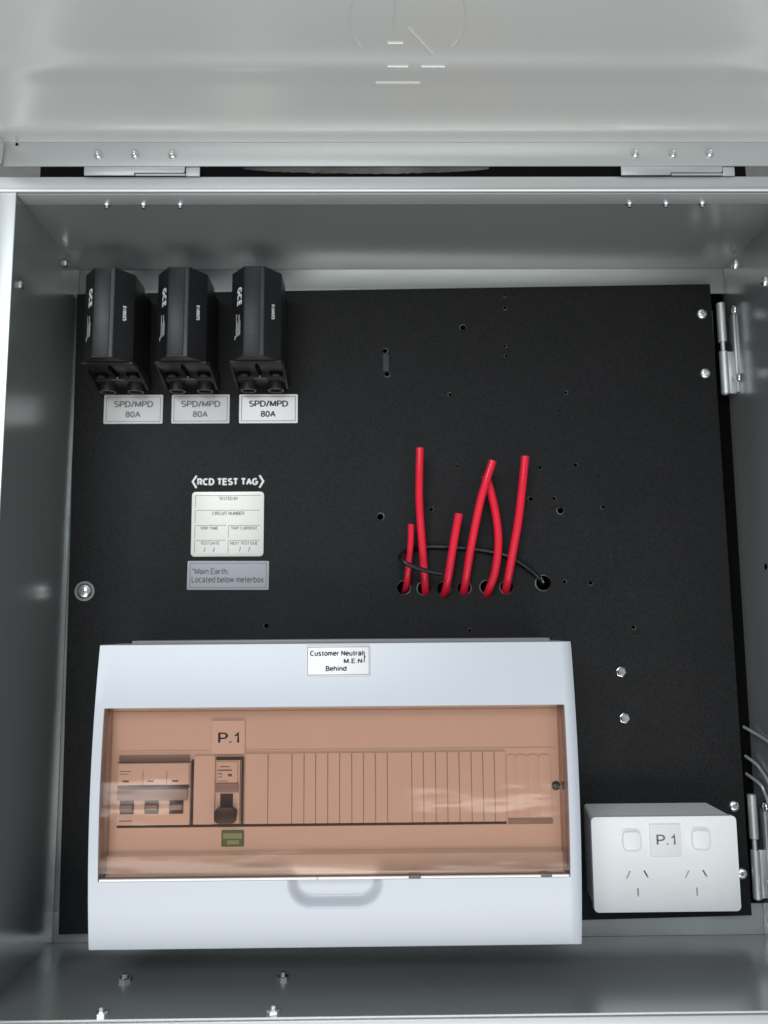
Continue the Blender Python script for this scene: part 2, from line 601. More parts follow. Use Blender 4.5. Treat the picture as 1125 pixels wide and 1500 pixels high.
# ------------------------------------------------------------------ meter box
W, H, D = 300.0, 295.4, 144.0
mb = thing('meter_box', 'open zinc-coated steel meter box with its lid raised on top hinges', 'meter box', (0, 0, -312))
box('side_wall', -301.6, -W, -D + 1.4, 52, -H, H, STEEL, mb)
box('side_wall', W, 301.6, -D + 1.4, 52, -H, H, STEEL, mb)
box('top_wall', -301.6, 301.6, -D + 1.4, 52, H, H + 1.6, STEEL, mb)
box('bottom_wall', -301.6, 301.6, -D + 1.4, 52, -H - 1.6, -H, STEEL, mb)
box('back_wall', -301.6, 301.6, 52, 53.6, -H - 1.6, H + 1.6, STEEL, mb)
# folded rim the mounting panel closes against: the hinge side stays open except at its two ends
box('rim', -299.9, 299.9, 0, 1.6, 271, 295.3, SATIN, mb, 0.3)
box('rim', -299.9, -283, 0, 1.6, -270, 270.8, SATIN, mb, 0.3)
box('rim', -299.9, 299.9, 0, 1.6, -295.3, -270.2, SATIN, mb, 0.3)
# front frame
box('front_frame', -313, 313, -D - 0.2, -D + 1.3, H + 0.4, 307.6, FRAME, mb, 0.55, 3)
box('front_frame', -313, -299.4, -D, -D + 1.3, -297, H + 0.2, FRAME, mb, 0.5, 3)
box('front_frame', 299.4, 313, -D, -D + 1.3, -297, H + 0.2, FRAME, mb, 0.5, 3)
box('front_frame', -313, 313, -D - 0.2, -D + 1.3, -312, -297.2, FRAME, mb, 0.5, 3)
# rolled edge, coloured pale for its highlight, and doubled lip along the opening's top
link('rolled_edge', tube_bm([(-312, -D - 0.7, H + 0.7), (312, -D - 0.7, H + 0.7)], 1.2, 12, True, None, False), EDGE, mb, 60)
box('top_lip', -299.8, 299.8, -D + 1.5, -126.5, H - 1.3, H - 0.05, FRAME, mb, 0.3)
# outer skin of the box seen at the frame's edge
box('outer_skin', -313, -311.6, -D + 1.4, 60, -312, 307, STEEL, mb)
box('outer_skin', 311.6, 313, -D + 1.4, 60, -312, 307, STEEL, mb)

# rivets: pop-rivet stems on the ceiling, domes and hex bolts elsewhere
rv = lathe('rivet', [(0, 0), (3.3, 0), (3.3, .8), (2.9, 1.9), (1.9, 2.9), (1.4, 3.0), (1.3, 4.2), (0, 4.5)], (-236.2, -126.2, H - .02), (0, 0, -1), BRIGHT, mb, 14)
base_at = WORLD_AT[rv.name].copy()
for x, dy in ((-207.6, 0), (-179, .2), (173.8, -.6), (202.6, -.6), (231.2, -1)):
    inst(rv, 'rivet', base_at + v3(x + 236.2, dy, 0), mb, (0, 0, random.uniform(0, 6)))
sv = lathe('wall_bolt', [(0, 0), (4.2, 0), (4.2, 1.2), (3.4, 2.6), (1.9, 3.4), (0, 3.7)], (-W + .02, -37.7, 285), (1, 0, 0), BRIGHT, mb, 6)
sat = WORLD_AT[sv.name].copy()
inst(sv, 'wall_bolt', sat + v3(0, -91.5, -57.8), mb)
inst(sv, 'wall_bolt', v3(-sat.x, -26.1, 287.5), mb, (0, 0, math.pi))
inst(sv, 'wall_bolt', v3(-sat.x, -80, 249), mb, (0, 0, math.pi))
fb = lathe('floor_bolt', [(0, 0), (4.6, 0), (4.6, 2.0), (3.9, 2.6), (2.2, 2.7), (2.0, 5.2), (0, 5.6)], (-217, -79.4, -H + .02), (0, 0, 1), BRIGHT, mb, 6)
fat = WORLD_AT[fb.name].copy()
for i, (x, y) in enumerate(((-99, -79.4), (-216.5, -136.5), (-99.4, -137))):
    inst(fb, 'floor_bolt', v3(x, y, fat.z), mb, (0, 0, 0.5 + i))
lathe('wall_hole', [(0, 0), (2.6, 0), (2.6, .25), (0, .25)], (W - .02, -47, 12.9), (-1, 0, 0), VOID, mb, 14)

# lid: a shallow tray hinged along the top, swung up to ten degrees above level
PHI = math.radians(10)
LY, LZ = -148.0, 333.5
ld = v3(0, -math.cos(PHI), math.sin(PHI))
ln = v3(0, math.sin(PHI), math.cos(PHI))     # out of the lid's upper face
LO = v3(0, LY, LZ)


def lid_pt(x, l, h=0.0):
    return LO + v3(x, 0, 0) + ld * l + ln * h


def lid_box_bm(x0, x1, l0, l1, h0, h1, bm=None):
    bm = bm or bmesh.new()
    cs = [bm.verts.new(lid_pt(x, l, h)) for x in (x0, x1) for l in (l0, l1) for h in (h0, h1)]
    for f in [(0, 1, 3, 2), (4, 6, 7, 5), (0, 4, 5, 1), (2, 3, 7, 6), (0, 2, 6, 4), (1, 5, 7, 3)]:
        bm.faces.new([cs[i] for i in f])
    return bm


LL = 560.0
HP = -5.0                                    # the sheet dips at its hinge-side fold, shaped to give a shaded band


def lid_h(l):
    t = min(max(l / 22.0, 0), 1)
    return HP * t * t * (3 - 2 * t) - 1.3 * math.exp(-((l - 77) / 10) ** 2)  # low ridge added to the shape for a bright band


bm = bmesh.new()
prof = [i * 2.0 for i in range(56)] + [LL]
rows = [[bm.verts.new(lid_pt(x, l, lid_h(l) + e)) for l in prof] for e in (0, 1.5) for x in (-308.3, 308.3)]
for k in range(len(prof) - 1):
    bm.faces.new((rows[0][k], rows[1][k], rows[1][k + 1], rows[0][k + 1]))
    bm.faces.new((rows[2][k], rows[2][k + 1], rows[3][k + 1], rows[3][k]))
    bm.faces.new((rows[0][k], rows[0][k + 1], rows[2][k + 1], rows[2][k]))
    bm.faces.new((rows[1][k], rows[3][k], rows[3][k + 1], rows[1][k + 1]))
bm.faces.new((rows[0][0], rows[2][0], rows[3][0], rows[1][0]))
bm.faces.new((rows[0][-1], rows[1][-1], rows[3][-1], rows[2][-1]))
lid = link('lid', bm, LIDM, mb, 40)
box('hinge_side_wall', -308.3, 308.3, LY, LY + 1.4, 314.2, LZ - .05, FRAME, lid, 0.35)
link('side_wall', lid_box_bm(-309.8, -308.4, 0, LL, -19.3, -.02), LIDM, lid)
link('side_wall', lid_box_bm(308.4, 309.8, 0, LL, -19.3, -.02), LIDM, lid)
link('end_wall', lid_box_bm(-308.3, 308.3, LL - 1.4, LL, -19.3, -.02), LIDM, lid)
lr = lathe('rivet', [(0, 0), (3.3, 0), (3.2, .9), (2.5, 2.1), (1.5, 2.6), (1.3, 4.4), (0, 4.7)], (-236.9, LY + .02, 322.5), (0, -1, 0), BRIGHT, lid, 14)
lat = WORLD_AT[lr.name].copy()
for x, z in ((-209, 322.8), (-180.5, 322.6), (173.1, 323.3), (202.1, 323.2), (230.5, 323.6)):
    inst(lr, 'rivet', v3(x, lat.y, z), lid, (0, random.uniform(0, 6), 0))
lathe('lid_hole', [(0, 0), (1.2, 0), (1.2, .2), (0, .2)], (-299, LY - .02, 331.8), (0, -1, 0), VOID, lid, 10)
box('slot_dark_strip', -284, 262, -139, -133, 302, 322, SLOT_DARK, lid)  # black strip added to keep the slot under the lid dark
bm = bmesh.new()
N = 60
top, bot = [], []
for i in range(N + 1):
    t = i / N
    x = -128 + 190 * t
    d = 3.6 * math.sin(math.pi * t) ** .6 * (1 + random.uniform(-.12, .12))
    top.append(bm.verts.new((x, -139.3, 318)))
    bot.append(bm.verts.new((x, -139.6, 316.6 - d * 1.15)))
for i in range(N):
    bm.faces.new((top[i], top[i + 1], bot[i + 1], bot[i]))
link('scuffed_edge', bm, SCUFF, lid)

# raised emblem pressed into the lid: an open ring, a slanted stroke, short bars and an underline
ring = []
for k in range(49):
    a = math.radians(-36 + 252 * k / 48)
    ring.append(lid_pt(-5.6 + 37.2 * math.cos(a), 116 + 37.2 * math.sin(a), lid_h(116 + 37.2 * math.sin(a)) - .1))
link('embossed_ring', tube_bm(ring, 0.85, 8, True, None, False), LIDM, lid, 60)
for path in ([(-5, 109), (12.5, 88)], [(-18, 97), (-8, 97)], [(-18, 79), (-4, 79)], [(5, 79), (21, 79)], [(-14, 136), (-14, 105)]):
    link('embossed_stroke', tube_bm([lid_pt(x, l, lid_h(l) - .1) for x, l in path], 0.85, 8, True, None, False), LIDM, lid, 60)
link('embossed_underline', lid_box_bm(-26, 5, 61.6, 64.2, lid_h(63) - 1.0, lid_h(63) + .4), LIDM, lid)

# lid hinges and the frame tabs beside them
for x0, xm, x1, xt, m in ((-247.5, -209.5, -170.9, -160, SATIN), (162.2, 200.2, 240.6, 250, SATIN)):
    poly = [(x0, 307.4), (xm, 307.4), (xm, 309.3), (x1 - 1.2, 309.3), (x1 - .3, 310.2), (x1 - .3, 314.1), (x0, 314.1)]
    h = prism('hinge', poly, 'y', -147.4, -145.9, m, mb, 0.25)
    prism('hinge_leaf', [(xm + .8, 307.3), (x1, 307.3), (x1, 308.5), (xm + .8, 308.5)], 'y', -146.9, -145.9, m, h)
    box('frame_tab', x1 + .4, xt, -146.4, -145.0, 307.2, 314.1, FRAME, mb, 0.2)

# ------------------------------------------------------------------ mounting panel
PY = -10.0
mp = thing('mounting_panel', 'black hinged mounting panel drilled with many holes inside the meter box', 'panel', (-4, PY, -285))
outline = [(-298, 267.8), (282.4, 276.1), (285.9, -276.7), (-291.7, -285.3)]
big = [(-3.1, -1.1), (14.8, -1.9), (32.1, -2.0), (50.1, -1.5), (69.9, -1.0), (87.3, -1.2), (119.8, 2.2)]
small = [(93, 265.4, 1.3), (92.7, 253.7, 1.5), (53.5, 235, 2.5), (-17.7, 213.4, 2.2), (-16, 191.6, 2.3), (91.7, 217.5, 1.3),
         (92.1, 208.5, 1.3), (40.6, 172.4, 1.5), (145.6, 173.8, 1.4), (138.9, 156.8, .6), (46.1, 107.3, 1.2), (120, 105, 1.5),
         (151.9, 107.3, 1.6), (-23, 61.6, 2.9), (22.4, 68.1, 1.6), (110.6, 76.7, 1.9), (131.9, 77.2, 1.5), (137, 66.2, 2.8),
         (174.8, 69, 1.5), (138.4, 3.3, 1.5), (161.2, 1.9, 1.7), (-31.2, -6.3, .6), (197.4, -37, 1.6), (54.1, -38.3, 1.2),
         (-122.7, -33.4, 2.0)]
holes = [circle(x, z, 5.7 if i < 6 else 6.6, 20, .04) for i, (x, z) in enumerate(big)]
holes += [circle(x, z, r, 12, .08) for x, z, r in small]
plate('board', outline, holes, PY, 9.4, PANEL, mp)
box('cavity_dark_strip', 284, 299.8, 4, 6, -269, 269.5, VOID, mp)  # black strip put in as the cavity's shade beside the panel
box('cavity_dark_sheet', -280, 270, 22, 24, -260, 262, VOID, mp)  # black sheet put in as the cavity's shade behind the drilled holes


def burr(x, z, r, k, name='hole_burr'):
    """An uneven raised lip left by the drill."""
    bm = bmesh.new()
    n = 20
    ph = random.uniform(0, 6)
    rings = []
    for q in range(3):
        ring = []
        for i in range(n):
            a = 2 * math.pi * i / n
            w = k * (0.55 + 0.45 * math.sin(a + ph)) * random.uniform(.75, 1.2)
            rr = (r * 1.0, r * 1.0 + w * .45, r * 1.0 + w)[q]
            ring.append(bm.verts.new((x + rr * math.cos(a), PY - (.12, .30, .03)[q], z + rr * math.sin(a))))
        rings.append(ring)
    for a, b in zip(rings, rings[1:]):
        for i in range(n):
            bm.faces.new((a[i], a[(i + 1) % n], b[(i + 1) % n], b[i]))
    return link(name, bm, BURR, mp, 60)


for i, (x, z) in enumerate(big):
    burr(x, z, 5.7 if i < 6 else 6.6, 1.0)
for x, z, r in small:
    if r > 1.0:
        burr(x, z, r, .42 * r ** .8)
# rubbed patch joining two of the holes
strokes([(-19.5, -14.5, 194.5, 210.5)], PY - .06, surface('rubbed_board', (0.0095, 0.0095, 0.0105), 0.42, 0, .3, 900), mp, 'rubbed_patch')


def pan_screw(x, z, r, name='screw', hexa=False):
    s = lathe(name, [(0, 0), (r, 0), (r * .98, .6), (r * .82, 1.7), (r * .5, 2.3), (r * .34, 2.35), (r * .26, 1.7), (0, 1.7)],
              (x, PY + .02, z), (0, -1, 0), BRIGHT, mp, 6 if hexa else 22)
    lathe('drive_recess', [(0, 0), (r * .2, 0), (r * .2, .14), (0, .14)], (x, PY - 1.69, z), (0, -1, 0), GREYP, s, 8)
    return s


for x, z in ((273.2, 247.3), (273.1, 191.2), (276.2, -188.4), (279.7, -243.3)):
    pan_screw(x, z, 4.9)
# slotted dome screw on the free side, two hex-headed roofing screws
s = lathe('dome_screw', [(0, 0), (7.0, 0), (6.8, 1.2), (5.4, 2.9), (3, 3.9), (0, 4.3)], (-280.9, PY + .02, -2.2), (0, -1, 0), BRIGHT, mp, 28)
box('slot', -281.6, -280.2, PY - 4.6, PY - 3.4, -6, 1.6, GREYP, s)
lathe('washer', [(0, 0), (8.6, 0), (8.6, .5), (0, .5)], (-280.9, PY + .03, -2.2), (0, -1, 0), GREYP, mp, 28)
for x, z in ((184.9, -75), (186.2, -114.3)):
    s = lathe('hex_screw', [(0, 0), (4.6, 0), (4.5, .5), (4.1, .7), (4.0, 2.6), (3.4, 3.1), (0, 3.0)], (x, PY + .02, z), (0, -1, 0), BRIGHT, mp, 6)
    lathe('stamped_centre', [(0, 0), (2.4, 0), (2.2, .35), (0, .2)], (x + .4, PY - 2.9, z - .3), (0, -1, 0), BRIGHT, s, 14)


# ------------------------------------------------------------------ panel hinges
def panel_hinge(z1, z0, label, x=289.6):
    h = thing('panel_hinge', label, 'hinge', (x, -12, z0), 'hinges carrying the mounting panel')
    zm = (z1 + z0) / 2 + 1.5
    prof = lambda a, b: [(0, a), (3.3, a), (3.7, a + .5), (3.7, b - .5), (3.3, b), (0, b)]
    lathe('knuckle', prof(zm + 4.5, z1), (x, -13, 0), (0, 0, 1), SATIN, h, 20)
    lathe('knuckle', prof(z0, zm - 4.5), (x, -13, 0), (0, 0, 1), SATIN, h, 20)
    lathe('pin', [(0, z0 - .6), (2.0, z0 - .6), (2.0, z1 - 1), (0, z1 - 1)], (x, -13, 0), (0, 0, 1), SATIN, h, 16)
    box('panel_leaf', 281, x - 2.5, -9.3 + 9.2, 1.6, z0 + 1, z1 - 2, SATIN, h, .2)
    leaf = [(-19, z0 + .5), (-9.5, z0 + .5), (-9.5, zm - 4.5), (-13, zm - 4.5), (-13, zm + 4.5), (-9.5, zm + 4.5), (-9.5, z1 - 14), (-17, z1 - 6), (-19, z1 - 6)]
    prism('box_leaf', leaf, 'x', 297.9, 299.9, SATIN, h, .2)
    box('leaf_fold', x + 3.4, 298.1, -13.2, -11.4, z0 + .5, zm - 4.6, SATIN, h, .2)
    for z in (z1 - 9, z0 + 13):
        lathe('screw', [(0, 0), (4.4, 0), (4.2, .9), (3, 2.0), (0, 2.5)], (298.6, -19.5, z), (-1, 0, 0), BRIGHT, h, 20)
    return h


panel_hinge(256.3, 171.2, 'zinc barrel hinge at the top corner of the black panel')
panel_hinge(-178.0, -262.8, 'zinc barrel hinge beside the white power outlet', 290.6)


# ------------------------------------------------------------------ service fuses
def service_fuse(xc, label, dz=0.0):
    f = thing('service_fuse', label, 'fuse', (xc, PY, 172 + dz), 'service fuses above their white labels')
    zt, zb = 264.0 + dz, 187.0 + dz
    # carrier: front with two broad chamfers
    poly = [(xc - 21, -34), (xc - 21, -64), (xc - 8.5, -80), (xc + 8.5, -80), (xc + 21, -64), (xc + 21, -34)]
    body = prism('carrier', poly, 'z', zb, zt, BAKELITE, f, 0.45, 1)
    # raised rib down the front and the parting seam
    box('front_rib', xc - 8.0, xc + 5.2, -80.7, -79.6, zb + .9, zt - 1.0, BAKELITE, body, .45)
    box('base', xc - 20.6, xc + 20.6, -33.5, PY + .05, 190 + dz, 262 + dz, BAKELITE, f, 1.2, 3)
    box('carrier_lip', xc - 21.6, xc + 21.6, -66, -34.5, zb - 1.6, zb + .3, BAKELITE, body, .5)
    # flared terminal skirts and shroud
    for sx in (-1, 1):
        a, b = sorted((xc + sx * 21.2, xc + sx * 22.9))
        prism('skirt', [(-64, zb + 1), (-13, zb + 6), (-13, zb - 10), (-20, zb - 11.5)], 'x', a, b, BAKELITE, f, .3)
    box('terminal_shroud', xc - 20.8, xc + 20.8, -33, PY + .1, zb - 6.5, zb + 4, BAKELITE, f, .8)
    box('shroud_divider', xc - 1.2, xc + 1.2, -60, -36, zb - 4.0, zb - 1.2, VOID, f)
    for sx in (-1, 1):
        cx = xc + sx * 12.2
        bm = lathe_bm([(5.4, 186 + dz), (5.4, 173.6 + dz), (6.1, 173.1 + dz), (6.9, 173.8 + dz), (6.9, 186 + dz)], (cx, -22, 0), (0, 0, 1), 28)
        t = link('cable_entry', bm, BAKELITE, f, 40)
        lathe('entry_bore', [(0, 0), (5.3, 0), (5.3, .5), (0, .5)], (cx, -22, 178 + dz), (0, 0, 1), VOID, t, 20)
        bm = lathe_bm([(5.9, 0), (6.5, -.5), (7.0, 0), (6.5, .5), (5.9, 0)], (cx, -22, 173.4 + dz), (0, 0, 1), 28)
        link('entry_rim', bm, surface('grey_edge', (.10, .10, .10), .35, 0, .2, 900) if 'grey_edge' not in bpy.data.materials else bpy.data.materials['grey_edge'], t, 60)  # rim paler than the moulding
        r = box('screw_recess', cx + sx * 1.6 - 5.2, cx + sx * 1.6 + 5.2, -41, -33.2, zb - 3.6, zb - 1.4, VOID, f, .4)
        lathe('terminal_screw', [(0, 0), (3.2, 0), (3.2, 1.2), (2.4, 1.6), (0, 1.5)], (cx + sx * 1.6, -37.4, zb - 3.5), (0, 0, -1), DARKP, r, 14)
    box('seal_clip', xc - 5.5, xc + 5.5, -34.6, -33.1, zb - 6.2, zb - 5.0, bpy.data.materials['grey_edge'], f, .2)
    box('seal_wire', xc - 1.0, xc + .3, -35.5, -33.6, zb - 5.0, zb - 1.8, GREYP, f, .2)
    # printing on the chamfers reads downwards
    n = Vector((-16, -12.5, 0)).normalized()
    right = v3(0, 0, -1)
    up = v3(12.5, -16, 0).normalized()
    org = v3(xc - 21, -64, zt) + n * .12
    bm = bmesh.new()
    fit_text('GCE', 16.5, 32, 9.6, 17.4, (org, right, up), bold=.24, into=bm)
    link('maker_print', bm, PRINT, body)
    bm = bmesh.new()
    rows = [(40, 58, 12.6, 13.6), (39, 58.5, 8.4, 9.4), (45.5, 57.5, 14.4, 15.2), (46, 58.3, 10.6, 11.4), (57, 60.5, 6.2, 7.4)]
    for a0, a1, b0, b1 in rows:
        a = a0
        while a < a1:
            w = random.uniform(.6, 2.2)
            e = min(a + w, a1)
            bm.faces.new([bm.verts.new(org + right * p + up * q) for p, q in ((a, b0), (e, b0), (e, b1), (a, b1))])
            a = e + random.uniform(.22, .4)
    link('rating_print', bm, PRINT, body)
    n = Vector((16, -12.5, 0)).normalized()
    org = v3(xc + 8.5, -80, zt) + n * .12
    up = v3(-12.5, -16, 0).normalized()
    bm = fit_text('510052', 30, 43.5, -12.2, -8.2, (org, right, up), bold=.2, shear=.2)
    link('batch_print', bm, PRINT, body)
    return f


service_fuse(-250.8, 'black service fuse nearest the side wall, above a greyed label', -1.0)
service_fuse(-189.6, 'black service fuse in the middle of the row of three', -.6)
service_fuse(-127.0, 'black service fuse above the crisp label with dark lettering', 0)


# ------------------------------------------------------------------ labels on the panel
def label_plate(name, x0, x1, z0, z1, mat, y=PY, thick=.8, tilt=0.0, label='', group=None, cat='label'):
    t = thing(name, label, cat, ((x0 + x1) / 2, y, z0), group)
    plate('plate', rrect(x0, x1, z0, z1, .8, 3), [], y - thick, thick - .02, mat, t, .12)
    if tilt:
        rotate_thing(t, 'y', tilt)
    return t


for x0, x1, mat, ink, lab in ((-269.6, -217.3, LAB_GREY, INK_GREY, 'white rating label under the fuse nearest the side wall, grey lettering'),
                              (-209.2, -157.6, LAB_GREY, INK_GREY, 'white rating label under the middle fuse, grey lettering'),
                              (-148.8, -96.6, LAB_WHITE, INK, 'bright white rating label with crisp black lettering under a fuse')):
    t = label_plate('rating_label', x0, x1, 146.8, 173, mat, label=lab, group='rating labels under the service fuses')
    y = PY - .85
    strokes(frame_lines(x0 + 1.8, x1 - 1.8, 148.5, 171.3, .45), y, ink, t, 'printed_border')
    c = (x0 + x1) / 2
    lettering([('SPD/MPD', c - 17.5, c + 17.7, 161.6, 167.4, .15), ('80A', c - 7.0, c + 6.6, 152.2, 158.0, .15)], y, ink, t)

t = thing('test_tag', 'pale test tag sticker with blank boxes on the black panel', 'sticker', (-157.4, PY, 27.4))
plate('tag_face', rrect(-189.3, -125.9, 27.4, 84.6, 3.2, 5), [], PY - .4, .38, LAB_FOIL, t, .08)
y = PY - .45
rows = [(-186.2, -129, 81.2, 81.6), (-186.2, -129, 67.9, 68.3), (-186.2, -159, 54.6, 55.0), (-156.6, -129, 54.4, 54.8),
        (-186.2, -159, 41.4, 41.8), (-156.6, -129, 41.2, 41.6)]
rows += [(-186.4, -186.0, a, b) for a, b in ((70.6, 81.2), (57, 67.9), (43.4, 54.6), (30.6, 41.4))] + [(-157, -156.6, 43.4, 54.4), (-157, -156.6, 30.2, 41.2)]
strokes(rows, y, INK_GREY, t, 'printed_lines')
lettering([('TESTED BY', -165.5, -148.5, 77.2, 80.2, .13), ('CIRCUIT NUMBER', -171.5, -143, 63.9, 67.0, .13), ('TRIP TIME', -181.5, -166, 51, 53.7, .0),
           ('TRIP CURRENT', -154.6, -131.5, 50.8, 53.6, .0), ('TEST DATE', -181, -164.5, 37.8, 40.5, .0), ('NEXT TEST DUE', -155, -131, 37.6, 40.3, .0),
           ('/', -178.2, -176.6, 31.2, 35.4, 0), ('/', -170.2, -168.4, 31.2, 35.4, 0), ('/', -147.2, -145.6, 31.4, 35.6, 0), ('/', -139.2, -137.4, 31.4, 35.6, 0)],
          y, INK_GREY, t)
lettering([('RCD TEST TAG', -185.2, -131.2, 90.6, 97.0, .20)], PY - .12, INK_WHITE, t, 'title_lettering')
bm = bmesh.new()
for sx, x in ((1, -190.2), (-1, -125.6)):
    pts = [(x, 94), (x + sx * 3.6, 99.7), (x + sx * 5.2, 99.0), (x + sx * 2.1, 94), (x + sx * 5.2, 88.6), (x + sx * 3.6, 87.9)]
    bm.faces.new([bm.verts.new((a, PY - .12, b)) for a, b in pts])
link('title_brackets', bm, INK_WHITE, t)

t = label_plate('earth_label', -192, -121, -1.8, 23.2, LAB_BLUE, tilt=.4, label='grey label about the main earth below the test tag')
y = PY - .85
strokes(frame_lines(-189.8, -123, -.2, 21.6, .45), y, INK_GREY, t, 'printed_border')
lettering([('*Main Earth:', -188, -156, 11.6, 16.9, .14), ('Located below meterbox', -188.2, -125.2, 4.2, 9.5, .14)], y, INK_GREY, t)

# ------------------------------------------------------------------ cables
CABLES = [
    ('short thin red cable stub inside the black cable loop', 2.75, [(-2.5, 16, -6), (-1.6, -6, -3), (-.2, -16, 4), (1.0, -21, 18), (2.9, -24, 37), (3.4, -25, 53)], 'red cable'),
    ('tallest red cable end standing beside the thinnest stub', 3.45, [(17, 16, -12), (16.4, -4, -7), (15.6, -15, 2), (13.4, -22, 30), (10.8, -28, 69), (10.9, -30, 95), (11.7, -31, 119)], 'red cable'),
    ('half-height red cable stub with a flecked cut end', 3.55, [(31, 18, -9), (32, -3, -8.5), (33.5, -16, -3), (36, -22, 12), (40.2, -27, 38), (44.6, -30, 61.5)], 'red cable'),
    ('slanting red cable that crosses over its bent neighbour at the top', 3.5, [(49, 16, -12), (49.6, -4, -7.5), (50.6, -16, 3), (55.2, -24, 33), (62.2, -31, 68), (66.5, -34, 84), (74, -36, 106.5)], 'red cable'),
    ('bowed red cable whose tip leans behind the slanting one', 3.55, [(69, 18, -9), (69.6, -3, -8.5), (71.5, -14, -3), (76.5, -19, 13), (79.3, -22, 38), (77.4, -23, 62), (72.4, -23.5, 86), (68.8, -24, 96)], 'red cable'),
    ('tall red cable end nearest the empty cable hole', 3.6, [(86.5, 16, -12), (86.4, -4, -7), (87.4, -16, 4), (92.4, -23, 33), (96.2, -27, 55), (99.4, -30, 80), (103.0, -32, 111)], 'red cable'),
]
for lab, r, path, cat in CABLES:
    t = thing('red_cable', lab, cat, path[0], 'red cable ends poking out of the panel')
    link('insulation', tube_bm(path, r, 20), RED, t, 50)
    P = spline(path)
    d = (P[-1] - P[-2]).normalized()
    lathe('conductor', [(0, -1), (r * .62, -1), (r * .62, .10), (r * .5, .22), (0, .15)], P[-1], d, COPPER if r < 3 or 'flecked' in lab else RED, t, 14)

t = thing('black_cable', 'thin black cable looping around the red cable ends from the empty hole', 'black cable', (120.6, -6, 1.4))
path = [(121.5, 14, -3), (119.5, -4, 1.2), (116.5, -12, 5.6), (109.7, -15, 11.6), (100, -15.5, 19), (89.1, -15, 25.5), (75, -13.6, 29.4), (62.4, -13, 31.7), (48, -12.8, 33.4), (30, -12.8, 34.5), (17.5, -13, 34.6),
        (6, -15, 33), (-2.6, -22, 28.6), (-6.4, -33, 24.2), (-3.6, -38.5, 19.4), (3, -39, 16), (10, -38.5, 13.3), (20, -37.4, 10.9), (28.8, -36, 9.4)]
link('sheath', tube_bm(path, 2.05, 14), BLACKW, t, 50)
P = spline(path)
lathe('cut_end', [(0, 0), (1.1, 0), (1.0, .2), (0, .25)], P[-1], (P[-1] - P[-2]).normalized(), GREYP, t, 12)
bm = bmesh.new()
for k in range(7):
    a = Vector((116.5 + k * .5, -13.2 + .3 * k, 6.5 - k * .7))
    tube_bm([a, a + Vector((random.uniform(-1.2, 1.2), random.uniform(-1.6, -.4), random.uniform(.2, 1.4)))], .35, 6, True, bm, False)
link('frayed_strands', bm, GREYW, t)

WIRES = [('straight grey wire leaving the cavity above the other two beside the panel', [(293, 14, -122), (297, -8, -127.1), (297.8, -24, -129.8), (297.2, -40, -132.5), (296, -60, -136)]),
         ('slanting grey wire between the two other wires beside the panel', [(293, 16, -146), (296.8, -9, -153), (297.8, -18, -157.5), (297.2, -30, -163.2), (296, -48, -175)]),
         ('curling grey wire dropping behind the lower panel hinge', [(294, 10, -163), (296.6, -16, -168.9), (297.8, -21.8, -174.6), (296.6, -33.5, -186), (296.6, -36, -205), (298, -36, -220)])]
for lab, path in WIRES:
    t = link('grey_wire', tube_bm(path, 1.3, 10), GREYW, None, 50)
    tag(t, lab, 'wire', 'grey wires beside the panel edge')

# ------------------------------------------------------------------ distribution board
db = thing('distribution_board', 'white distribution board with a brown tinted window', 'distribution board', (-57.5, PY, -266))
DX0, DX1, DZ0, DZ1 = -237.6, 121.4, -265.6, -46.8
WX0, WX1, WZ0, WZ1 = -230.4, 113.2, -216.6, -93.4
ZC, HZ = -160.0, 113.0


def bulge(z):
    t = (z - ZC) / HZ
    return -100.2 - 11.2 * (1 - t * t)


def scoop(x, z):
    """finger recess under the window"""
    cx, hw, zb = -58.5, 35.5, -237.5
    rad = 19.0
    dx = max(abs(x - cx) - (hw - rad), 0)
    dz = max((zb + rad) - z, 0)
    d = math.hypot(dx, dz)
    t = min(max((rad - d) / 8.0, 0), 1)
    return 8.0 * t * t * (3 - 2 * t)


def steps(a, b, n):
    return [a + (b - a) * i / n for i in range(n + 1)]


xs = [DX0, DX0 + .4] + steps(WX0, -97, 14) + steps(-96, -21, 75) + steps(-18, WX1, 14) + [DX1 - .4, DX1]
zs = [DZ0, DZ0 + .4] + steps(-263, -242, 7) + steps(-241, WZ0, 30) + steps(WZ0 + 4, WZ1 - 4, 26) + [WZ1] + steps(-89, DZ1 - .4, 12) + [DZ1]
bm = bmesh.new()
G = {}
for i, x in enumerate(xs):
    for j, z in enumerate(zs):
        G[i, j] = bm.verts.new((x, bulge(z) + (scoop(x, z) if z <= WZ0 + .01 else 0), z))
for i in range(len(xs) - 1):
    for j in range(len(zs) - 1):
        cx, cz = (xs[i] + xs[i + 1]) / 2, (zs[j] + zs[j + 1]) / 2
        if WX0 < cx < WX1 and WZ0 < cz < WZ1:
            continue
        bm.faces.new((G[i, j], G[i + 1, j], G[i + 1, j + 1], G[i, j + 1]))
for v in [v for v in bm.verts if not v.link_faces]:
    bm.verts.remove(v)
edges = [e for e in bm.edges if e.is_boundary]
outer = [e for e in edges if any(abs(v.co.x - DX0) < .01 or abs(v.co.x - DX1) < .01 or abs(v.co.z - DZ0) < .01 or abs(v.co.z - DZ1) < .01 for v in e.verts)
         and not (WX0 - .01 <= e.verts[0].co.x <= WX1 + .01 and WZ0 - .01 <= e.verts[0].co.z <= WZ1 + .01)]
inner = [e for e in edges if e not in outer]
for grp, yb in ((outer, -42.0), (inner, -94.0)):
    ret = bmesh.ops.extrude_edge_only(bm, edges=grp)
    for v in ret['geom']:
        if isinstance(v, bmesh.types.BMVert):
            v.co.y = yb
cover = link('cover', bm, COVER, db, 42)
bv = cover.modifiers.new('edge', 'BEVEL')
bv.width = 0.0011
bv.segments = 3
bv.limit_method = 'ANGLE'
